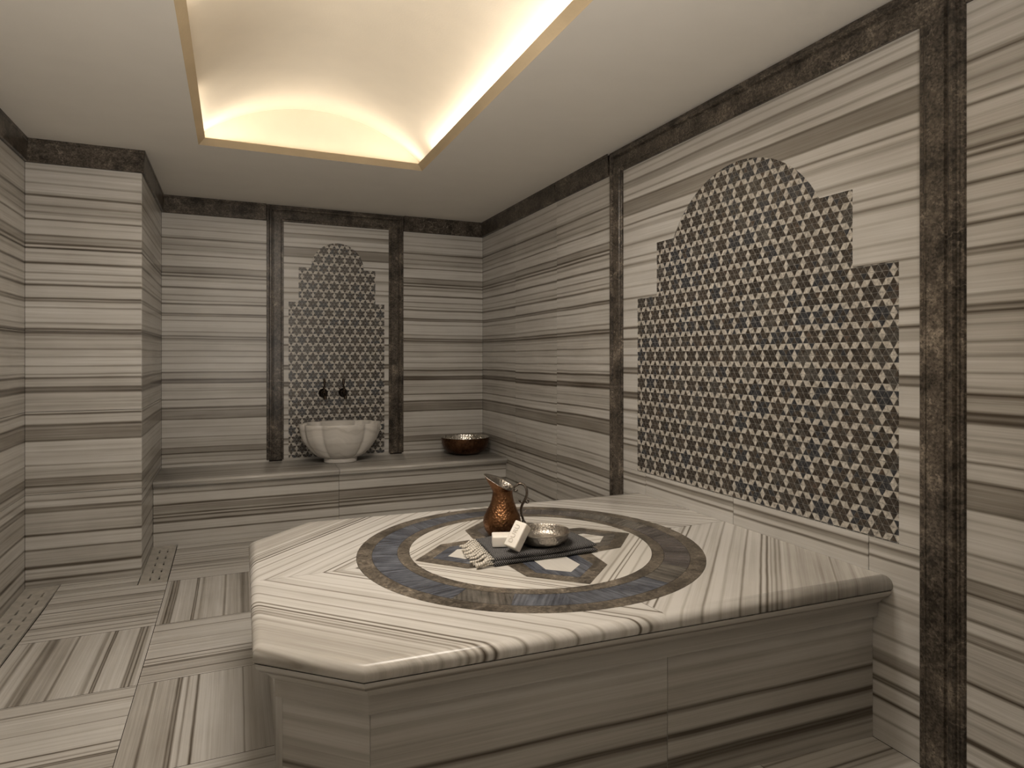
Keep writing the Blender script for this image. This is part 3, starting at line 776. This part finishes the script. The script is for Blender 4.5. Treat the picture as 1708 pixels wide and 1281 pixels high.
# cornice and apron
prof = [(.004, ZP - 2 * rB), (.005, ZP - 2 * rB - .002), (.0055, ZP - .050), (.009, ZP - .057), (.017, ZP - .066), (.027, ZP - .073), (.036, ZP - .080), (.042, ZP - .087), (.044, ZP - .092),
        (.051, ZP - .093), (.052, .404), (.056, .402), (.060, .399), (.074, .399)]
rows = []; 
opr = {d: offs(PL, d) for d in {p[0] for p in prof} | {.070}}
def blen(i): return sum((PL[k + 1] - PL[k]).length for k in range(i))
rows = [[(opr[d][i].x, opr[d][i].y, z) for d, z in prof] for i in range(len(PL))]
uvs = [[(blen(i) * 1.0, z + .12) for d, z in prof] for i in range(len(PL))]
mb = MB()
for i in range(len(PL) - 1):
    mb.grid([rows[i], rows[i + 1]], [uvs[i], uvs[i + 1]])
co_ = mb.build('cornice', M_SKIRT, plat, origin=plat.location)
co_.data.polygons.foreach_set('use_smooth', [False] * len(co_.data.polygons))
ap = opr[.070]
spl = {0: [1.135], 4: [1.1]}
for i in range(len(ap) - 1):
    a, c = ap[i], ap[i + 1]
    cutx = [a] + [on_seg(a, c, X=x) for x in spl.get(i, [])] + [c]
    for s in range(len(cutx) - 1):
        p, q = cutx[s], cutx[s + 1]; d = (q - p).normalized(); p2, q2 = p + d * .0008, q - d * .0008
        nrm = Vector((d.y, -d.x)) * .02
        mb = MB(); uo = i * 4 + s * 1.3
        zb0, zt = -.0, .401
        la = (p2 - ap[i]).length; lb = (q2 - ap[i]).length
        if i == 2:   # left side: veins stand upright
            uvf = lambda l, z: (z + 3, l + .1)
        else: uvf = lambda l, z: (l + uo, z)
        zp, zq = zf(p2.x, p2.y) - .003, zf(q2.x, q2.y) - .003
        F = [(p2.x, p2.y, zp), (q2.x, q2.y, zq), (q2.x, q2.y, zt), (p2.x, p2.y, zt)]
        B = [(f_[0] + nrm.x, f_[1] + nrm.y, f_[2]) for f_ in F]
        mb.face(F, [uvf(la, zp), uvf(lb, zq), uvf(lb, zt), uvf(la, zt)])
        for e in range(4):
            g = (e + 1) % 4; mb.face([F[e], B[e], B[g], F[g]], [uvf(la, F[e][2])] * 4)
        mb.build('apron_panel', M_APRON, plat, origin=plat.location)
mb = MB(); ib = offs(PL, .074)
mb.grid([[(p.x, p.y, .0) for p in ib], [(p.x, p.y, .398) for p in ib]], smooth=False)
mb.build('core', M_DARKGAP, plat, origin=plat.location)

# ------------------------------------------------------------------ basin on the bench
def lathe(mb, prof, cx, cy, n=48, mi=0, fx=1, fy=1, lob=None, smooth=True, z0=0, uvs=None):
    rows = []
    for r, z in prof:
        row = []
        for k in range(n):
            a = 2 * pi * k / n; rr = r * (lob(a, z) if lob else 1)
            row.append((cx + rr * cos(a) * fx, cy + rr * sin(a) * fy, z0 + z))
        rows.append(row)
    mb.grid(rows, mi=mi, smooth=smooth, closed=True)
    return rows
BX, BY = .722, 4.893; zfoot = zb(4.88) + .0008
root = empty('wash_basin', (BX, BY, zfoot), 'white lobed marble basin standing on the bench below the narrow mosaic', 'basin')
seams_a = [radians(x) for x in (-163, -126, -54, -17, 22, 58, 122, 158)]
def lobes(amp):
    sa = sorted(seams_a)
    def f(a, z):
        a = (a + pi) % (2 * pi) - pi
        prev = max([s for s in sa if s <= a], default=sa[-1] - 2 * pi); nxt = min([s for s in sa if s > a], default=sa[0] + 2 * pi)
        t = (a - prev) / (nxt - prev)
        w = (nxt - prev)
        k = min(1, sin(pi * t) * 1.15) ** .42
        return 1 - amp * (1 - k)
    return f
mb = MB(); hz = .285
outer = [(.0, .0), (.118, .0), (.12, .004), (.12, .03), (.118, .033)]
lathe(mb, outer, BX, BY, 64, fy=.72, z0=zfoot)
mb.build('foot', M_BASIN, root, origin=root.location)
mb = MB()
op = [(.10, .032), (.135, .036), (.162, .046), (.184, .060), (.196, .071), (.200, .076), (.222, .097), (.243, .124), (.256, .146), (.264, .155), (.267, .160), (.281, .196), (.290, .235), (.295, .266), (.297, hz), (.295, hz + .003), (.289, hz + .003),
      (.277, hz - .002), (.265, .23), (.24, .16), (.19, .105), (.12, .075), (.0, .068)]
lathe(mb, op, BX, BY, 144, fy=.705, z0=zfoot, lob=lambda a, z: lobes(.15)(a, z) if z > .045 else 1 - .4 * (1 - lobes(.15)(a, z)))
o = mb.build('bowl', M_BASIN, root, origin=root.location)

# taps
def tube(mb, pts, rad, n=10, mi=0, cap=True, uvs=False):
    pts = [Vector(p) for p in pts]; rows = []; up = Vector((0, 0, 1)); prev = None; ul = []; l = 0
    for i, p in enumerate(pts):
        d = (pts[min(i + 1, len(pts) - 1)] - pts[max(i - 1, 0)]).normalized()
        if prev is None:
            s = d.cross(up); s = s if s.length > .05 else d.cross(Vector((1, 0, 0))); s.normalize()
        else: s = (prev - d * prev.dot(d)).normalized()
        prev = s; t = d.cross(s); r = rad[i] if isinstance(rad, (list, tuple)) else rad
        if i: l += (p - pts[i - 1]).length
        rows.append([tuple(p + (s * cos(2 * pi * k / n) + t * sin(2 * pi * k / n)) * r) for k in range(n)])
        ul.append([(l, k / n) for k in range(n)])
    mb.grid(rows, ul, mi=mi, closed=True)
    if cap: mb.face(rows[0], mi=mi); mb.face(rows[-1], mi=mi)
def spline(pts, k=6):
    pts = [Vector(p) for p in pts]; out = []
    for i in range(len(pts) - 1):
        p0, p1, p2, p3 = pts[max(i - 1, 0)], pts[i], pts[i + 1], pts[min(i + 2, len(pts) - 1)]
        for j in range(k):
            t = j / k
            out.append(.5 * ((2 * p1) + (p2 - p0) * t + (2 * p0 - 5 * p1 + 4 * p2 - p3) * t * t + (3 * p1 - p0 - 3 * p2 + p3) * t ** 3))
    out.append(pts[-1]); return out
for n_, (tx, lab) in enumerate(((.622, 'dark bronze wall tap above the basin, nearer the pier'), (.771, 'dark bronze wall tap above the basin, nearer the right wall'))):
    y0 = YB + DEP; tz = .978
    root = empty('wall_tap', (tx, y0, tz), lab, 'tap', 'wall taps above the basin')
    mb = MB()   # rosette: turned against the wall
    pr = [(.0, 0), (.034, 0), (.035, -.005), (.030, -.009), (.031, -.012), (.024, -.017), (.024, -.024), (.017, -.028), (.0, -.029)]
    rows = [[(tx + r * cos(2 * pi * k / 28), y0 + d, tz + r * sin(2 * pi * k / 28)) for k in range(28)] for r, d in pr]
    mb.grid(rows, closed=True); mb.build('rosette', M_BRONZE, root, origin=root.location)
    mb = MB()
    tube(mb, spline([(tx, y0 - .02, tz), (tx, y0 - .055, tz - .002), (tx, y0 - .09, tz - .006), (tx + .002, y0 - .112, tz - .022), (tx + .002, y0 - .116, tz - .044)]),
         [.013] * 6 + [.0125] * 6 + [.011] * 6 + [.012] * 6 + [.013], 14)
    lathe(mb, [(0, -.022), (.012, -.022), (.019, -.012), (.022, .0), (.019, .012), (.012, .02), (0, .02)], tx, y0 - .062, 20, z0=tz)
    mb.build('spout', M_BRONZE, root, origin=root.location)
    mb = MB()
    lean = .004 if n_ == 0 else -.006
    lathe(mb, [(.011, .018), (.0115, .026), (.007, .03), (.0065, .038), (.010, .043), (.0065, .048), (.005, .054), (0, .055)], tx, y0 - .062, 18, z0=tz)
    tube(mb, spline([(tx, y0 - .062, tz + .05), (tx + lean, y0 - .064, tz + .066), (tx + lean * .4, y0 - .062, tz + .082), (tx + lean * 1.2, y0 - .06, tz + .098), (tx + lean, y0 - .058, tz + .112)]),
         [.005] * 6 + [.0085] * 6 + [.0095] * 5 + [.008] * 4 + [.006] * 3 + [.003], 12)
    mb.build('lever', M_BRONZE, root, origin=root.location)

# ------------------------------------------------------------------ copper bowl on the bench
def bowl(name, c, outer, inner, mo, mi_, label, cat, tilt=0, rim=None):
    root = empty(name, c, label, cat)
    mb = MB(); lathe(mb, outer, c[0], c[1], 72, z0=c[2]); mb.build('outer_shell', mo, root, origin=c)
    mb = MB(); lathe(mb, inner, c[0], c[1], 72, z0=c[2]); mb.build('tinned_inside', mi_, root, origin=c)
    return root
cb = (1.705, 4.90, zb(4.88) + .001)
bowl('copper_bowl', cb, [(0, 0), (.085, 0), (.11, .004), (.145, .022), (.172, .05), (.187, .085), (.192, .118), (.1935, .132), (.1935, .136)],
     [(.1935, .136), (.190, .1365), (.186, .128), (.181, .088), (.165, .054), (.138, .027), (.1, .01), (0, .006)], M_COPPER_DARK, M_TIN,
     'wide hammered copper bowl with tinned inside, standing on the bench in the corner', 'bowl')

# ------------------------------------------------------------------ pitcher
RD = Vector((COS, -SIN, 0)); FD = Vector((SIN, COS, 0)); UP = Vector((0, 0, 1))
pc = Vector((.962, 2.326, ZP + .0014))
root = empty('copper_pitcher', pc, 'tall hammered copper pitcher with flared spout and curled handle, standing behind the towel', 'pitcher')
def ploc(r, f, z): return tuple(pc + RD * r + FD * f + UP * z)
def pring(r, z, dx=0, lip=0, lipz=0, sx=1.0, n=48):
    row = []
    for k in range(n):
        a = 2 * pi * k / n; cr, cf = cos(a), sin(a)
        w = max(0, -cr) ** 2.2          # towards the spout (image left)
        wb_ = max(0, cr) ** 3
        row.append(ploc(dx + r * cr - lip * w, r * cf * sx * (1 - .25 * w * (lip > .03)), z + lipz * w + wb_ * lipz * .12 * (lip > 0)))
    return row
body = [(.0, 0), (.042, 0), (.047, .003), (.056, .014), (.067, .032), (.0735, .05), (.0745, .062), (.070, .084), (.060, .106), (.051, .124), (.0445, .143), (.041, .16), (.0395, .172), (.0390, .180)]
rows = [pring(r, z, dx=-.0 + .002 * (z > .12)) for r, z in body]
def rim_row(r, lip, lift, z, dx=.003, n=48):
    row = []
    for k in range(n):
        a = 2 * pi * k / n; cr, cf = cos(a), sin(a); w = max(0, -cr) ** 1.5; t = ((1 - cr) / 2) ** 1.5
        row.append(ploc(dx + r * cr - lip * w, r * cf * (1 - .35 * w * lip / .03) * (1 + lift * 3), z + lift * t + lift * .16 * cf))
    return row
rows += [rim_row(.0392, .004, .004, .184, .002), rim_row(.040, .012, .016, .187), rim_row(.041, .020, .030, .189), rim_row(.0425, .026, .042, .191), rim_row(.044, .031, .052, .1925)]
mb = MB(); mb.grid(rows, closed=True); mb.build('body', M_COPPER, root, origin=pc)
mb = MB()
rows = [rim_row(.044, .031, .052, .1925), rim_row(.0432, .0305, .0525, .1932), rim_row(.0405, .025, .042, .1915), rim_row(.0388, .019, .030, .1895), rim_row(.0375, .011, .015, .187), rim_row(.037, .002, .003, .182),
        pring(.037, .16, .002), pring(.046, .124, .002), pring(.066, .084), pring(.07, .055), pring(.05, .012), pring(.0, .008)]
mb.grid(rows, closed=True); mb.build('tinned_inside', M_TIN_SMOOTH, root, origin=pc)
mb = MB()
hp = spline([ploc(.046, 0, .194), ploc(.058, 0, .203), ploc(.071, 0, .209), ploc(.086, 0, .204), ploc(.096, 0, .186), ploc(.097, 0, .165), ploc(.09, 0, .146), ploc(.080, 0, .128), ploc(.075, 0, .108), ploc(.077, 0, .088), ploc(.083, 0, .066), ploc(.076, 0, .052)], 6)
tube(mb, hp, [.0042 + .0012 * sin(pi * i / len(hp)) for i in range(len(hp))], 10)
tube(mb, spline([ploc(.088, 0, .142), ploc(.098, 0, .134), ploc(.104, 0, .137), ploc(.103, 0, .144)], 5), [.003] * 13 + [.0035] * 3, 8)
tube(mb, spline([ploc(.083, 0, .136), ploc(.074, 0, .136), ploc(.069, 0, .142)], 5), [.003] * 8 + [.0035] * 3, 8)
tube(mb, spline([ploc(.046, 0, .192), ploc(.05, 0, .181), ploc(.058, 0, .182)], 5), .0028, 8)
tube(mb, spline([ploc(.083, 0, .068), ploc(.090, 0, .060), ploc(.088, 0, .052)], 5), .0028, 8)
for q in ((.103, 0, .1445), (.069, 0, .1425), (.058, 0, .1825), (.088, 0, .052)):
    p = ploc(*q); lathe(mb, [(0, -.005), (.0035, -.0035), (.005, 0), (.0035, .0035), (0, .005)], p[0], p[1], 10, z0=p[2])
mb.build('handle', M_HANDLE, root, origin=pc)

# ------------------------------------------------------------------ towel with fringe
TO = Vector((.80, 2.0, ZP + .0014))
tow = empty('towel', TO + Vector((.2, .12, 0)), 'folded dark herringbone towel with cream fringe, lying on the inlay under the soaps and bowl', 'towel')
ta = radians(1.5); tx_ = Vector((cos(ta), sin(ta), 0)); ty_ = Vector((-sin(ta) - .0, cos(ta), 0))
LX, LY = .405, .250; rt_ = random.Random(11)
def wob(x, y, k): return .0022 * sin(x * 17 + k) * cos(y * 23 + k * 2) + .0012 * sin(x * 41 + 2 * k)
def tpt(x, y, z): 
    # left edge leans with the camera side of the fold
    x = x + (.030 * (y / LY) if x < .05 else .030 * (y / LY) * (1 - x / LX))
    return TO + tx_ * x + ty_ * y + UP * z
def fold(name, z0, thick, over, k):
    mb = MB(); nx = 40; m = 9; rows = []; uvs = []
    for i in range(nx + 1):
        x = LX * i / nx; th2 = thick / 2; row = []; ur = []
        endr = 1.0
        if i > nx - 5: endr = sqrt(max(.02, 1 - ((i - (nx - 5)) / 5.2) ** 2))
        ofs = over + .003 * sin(x * 14 + k)
        loop = []
        for j in range(m + 1):      # front round
            a = -pi / 2 - pi * j / m
            loop.append((ofs + th2 + th2 * cos(a), th2 + th2 * endr * sin(a)))
        ny = 14
        for j in range(1, ny): loop.append((ofs + th2 + (LY - 2 * th2) * j / ny, th2 + th2 * endr))
        for j in range(m + 1):
            a = pi / 2 - pi * j / m
            loop.append((LY - th2 + th2 * cos(a), th2 + th2 * endr * sin(a)))
        for j in range(1, ny): loop.append((LY - th2 - (LY - 2 * th2) * j / ny, th2 - th2 * endr))
        l = 0; pv = None
        for (y, z) in loop:
            if pv: l += sqrt((y - pv[0]) ** 2 + (z - pv[1]) ** 2)
            pv = (y, z)
            zz = z0 + z + (wob(x, y, k) if z > th2 * .5 or z0 > .01 else 0)
            p = tpt(x, y, max(.0003, zz)); row.append(tuple(p)); ur.append((x, l))
        rows.append(row); uvs.append(ur)
    mb.grid(rows, uvs, closed=True); mb.face(rows[0], uvs[0]); mb.face(rows[-1], uvs[-1])
    return mb.build(name, M_TOWEL, tow, origin=tow.location)
fold('lower_fold', 0, .0160, -.002, .3); fold('upper_fold', .0155, .0175, .001, 1.9)
NT = 28
for k in range(NT):
    layer = k % 2; y = LY * ((k // 2) + .5) / (NT // 2)
    st = tpt(.002, y + rt_.uniform(-.003, .003), .008 + layer * .016)
    ln = rt_.uniform(.054, .072) + .008 * layer; dy = rt_.uniform(-.012, .008)
    dirv = (-tx_ * 1.0 - ty_ * .10)
    zt = .0045 if layer == 0 else .009 + .004 * (k % 4 == 1)
    pts = spline([st, st + dirv * ln * .3 + ty_ * dy * .2 + UP * .002, TO * 0 + Vector((*(st + dirv * ln * .65 + ty_ * dy * .7).xy, TO.z + zt + .002)),
                  Vector((*(st + dirv * ln + ty_ * dy * 1.3).xy, TO.z + zt))], 6)
    mb = MB(); m_ = len(pts)
    tube(mb, pts, [.0026 + .0020 * min(1, i / m_ * 2.2) - (.0012 if i > m_ - 3 else 0) for i in range(m_)], 8)
    mb.build('fringe_tassel', M_YARN, tow, origin=tow.location)

# ------------------------------------------------------------------ silver bowl on the towel
TZ = TO.z + .0335
sb_c = Vector((1.024, 2.088, TZ + .0015))
bowl('silver_bowl', sb_c, [(0, 0), (.058, 0), (.072, .003), (.084, .011), (.091, .023), (.0945, .036), (.0975, .0405), (.0985, .043), (.0975, .0445)],
     [(.0975, .0445), (.0955, .044), (.0925, .040), (.0885, .026), (.082, .0145), (.072, .0085), (.066, .0065), (.050, .0080), (.045, .0055), (0, .0055)], M_TIN_SMOOTH, M_TIN_DULL,
     'shallow silvery metal bowl resting on the towel', 'bowl')

# ------------------------------------------------------------------ soaps
def soap_mesh(L_, W_, T_, name, parent, origin, R_):
    bm = bmesh.new(); bmesh.ops.create_cube(bm, size=1)
    for v in bm.verts: v.co = Vector((v.co.x * L_, v.co.y * W_, v.co.z * T_))
    bmesh.ops.bevel(bm, geom=list(bm.edges), offset=.0055, segments=5, profile=.6, affect='EDGES')
    for v in bm.verts:      # slightly cushioned faces
        x, y = v.co.x / (L_ / 2), v.co.y / (W_ / 2)
        v.co.z *= 1 + .05 * (1 - x * x) * (1 - y * y)
    me = bpy.data.meshes.new(name); bm.to_mesh(me); bm.free()
    for p in me.polygons: p.use_smooth = True
    me.materials.append(M_SOAP)
    o = bpy.data.objects.new(name, me); COL.objects.link(o); return o
# lying bar
r1 = soap_mesh(.088, .064, .038, 'soap_bar', None, None, None)
ang = atan2(RD.y, RD.x) + radians(4)
p1 = Vector((.882, 2.111, TZ + .0212))
r1.matrix_world = Matrix.Translation(p1) @ Matrix.Rotation(ang, 4, 'Z')
tag(r1, 'white soap bar lying flat on the towel, partly hidden behind the leaning one', 'soap', 'soap bars on the towel')
# leaning bar
SOAPROT = -30
a_ = (RD * .45 + FD * .40 + UP * .80).normalized()
w_ = (RD * .88 - UP * .40 - FD * .18); w_ = (w_ - a_ * w_.dot(a_)).normalized()
n_ = w_.cross(a_)
if n_.dot(FD) > 0: n_ = -n_
rq = Matrix.Rotation(radians(SOAPROT), 3, a_); n_ = rq @ n_; w_ = rq @ w_
Ls, Ws, Ts = .094, .050, .040
p2 = Vector((.874, 2.028, TZ)) + a_ * Ls / 2
M2 = Matrix((( a_.x, w_.x, n_.x, 0), (a_.y, w_.y, n_.y, 0), (a_.z, w_.z, n_.z, 0), (0, 0, 0, 1)))
if M2.determinant() < 0: w_ = -w_; M2 = Matrix(((a_.x, w_.x, n_.x, 0), (a_.y, w_.y, n_.y, 0), (a_.z, w_.z, n_.z, 0), (0, 0, 0, 1)))
# lowest corner on the towel
corners = [sx * a_ * (Ls / 2 - .004) + sy * w_ * (Ws / 2 - .004) + sz * n_ * (Ts / 2 - .004) for sx in (-1, 1) for sy in (-1, 1) for sz in (-1, 1)]
p2.z = TZ - min(c.z for c in corners) + .0035
r2 = soap_mesh(Ls, Ws, Ts, 'soap_bar', None, None, None)
r2.matrix_world = Matrix.Translation(p2) @ M2
tag(r2, 'white soap bar with pressed lettering, leaning upright against the bowl on the towel', 'soap', 'soap bars on the towel')
cu = bpy.data.curves.new('lettering', 'FONT'); cu.body = 'DURU'; cu.size = .024; cu.extrude = .0004; cu.align_x = 'CENTER'; cu.align_y = 'CENTER'; cu.space_character = 1.05
tob = bpy.data.objects.new('tmp', cu); COL.objects.link(tob)
bpy.context.view_layer.update()
me = bpy.data.meshes.new_from_object(tob.evaluated_get(bpy.context.evaluated_depsgraph_get()))
bpy.data.objects.remove(tob); me.materials.append(M_LETTER_SHADE)
lt = bpy.data.objects.new('lettering', me); COL.objects.link(lt); lt.parent = r2
# reads from the lower end upwards
lt.location = (0, .003, Ts / 2 * 1.045 + .0001)

# ------------------------------------------------------------------ light
def area(name, loc, rot, sx, sy, power, col, spread=180):
    d = bpy.data.lights.new(name, 'AREA'); d.shape = 'RECTANGLE'; d.size = sx; d.size_y = sy; d.energy = power; d.color = col; d.spread = radians(spread)
    o = bpy.data.objects.new(name, d); COL.objects.link(o); o.location = loc; o.rotation_euler = rot; return o
WARM = (1, .915, .80)
zt = ZC + .022
def led(name, p, q, power, aim):
    p, q = Vector(p), Vector(q); mid = (p + q) / 2; d = (q - p); ln = d.length
    z = -Vector(aim).normalized(); x = d.normalized(); y = z.cross(x)
    d_ = bpy.data.lights.new(name, 'AREA'); d_.shape = 'RECTANGLE'; d_.size = ln; d_.size_y = .012; d_.energy = power * ln; d_.color = WARM
    o = bpy.data.objects.new(name, d_); COL.objects.link(o)
    o.matrix_world = Matrix.Translation(mid) @ Matrix(((x.x, y.x, z.x, 0), (x.y, y.y, z.y, 0), (x.z, y.z, z.z, 0), (0, 0, 0, 1)))
LP = 2.4
xl, xr, yb, yf = OX0 - .015, OX1 + .015, OY1 + .03, OY0 - .03
led('led_strip', (xr, .5, zt), (xr, 3.60, zt), LP * .85, (-1.1, 0, 1))
led('led_strip', (xl, .5, zt), (xl, 2.45, zt), LP, (1.1, 0, 1))
led('led_strip', (xl, 3.25, zt), (xl, 3.8, zt), LP * .5, (1.1, 0, 1))
led('led_strip', (OX0 + .03, yb, zt), (OX1 - .03, yb, zt), LP * .62, (0, -1, 1))
led('led_strip', (OX0 + .03, yf, zt), (OX1 - .03, yf, zt), LP, (0, .35, 1))
area('vault_fill', (.36, 1.8, ZC + .12), (radians(22), radians(-8), 0), .7, .7, 22, (1, .90, .79), 140)  # added fill out of view in the vault, brightens platform and walls
area('rear_fill', (.1, -.4, 1.15), (radians(133), 0, radians(2)), 1.2, .6, 31, (1, .90, .79), 112)  # added fill behind the camera, lifts ceiling and back wall; no real fixture

# ------------------------------------------------------------------ camera
sc = bpy.context.scene
cam = bpy.data.cameras.new('camera'); co = bpy.data.objects.new('camera', cam); COL.objects.link(co)
cam.sensor_width = 36; cam.lens = 1069.5 / 1708 * 36; cam.shift_y = -(640.5 - 596.5) / 1708; cam.clip_start = .05
co.location = (0, 0, H); co.rotation_euler = (radians(90), 0, -YAW); sc.camera = co
w = bpy.data.worlds.new('world'); sc.world = w; w.use_nodes = True
w.node_tree.nodes['Background'].inputs[0].default_value = (.5, .47, .43, 1); w.node_tree.nodes['Background'].inputs[1].default_value = 0.0
sc.view_settings.view_transform = 'Standard'; sc.view_settings.look = 'None'; sc.view_settings.gamma = 1; sc.view_settings.use_curve_mapping = False
sc.view_settings.exposure = -0.14
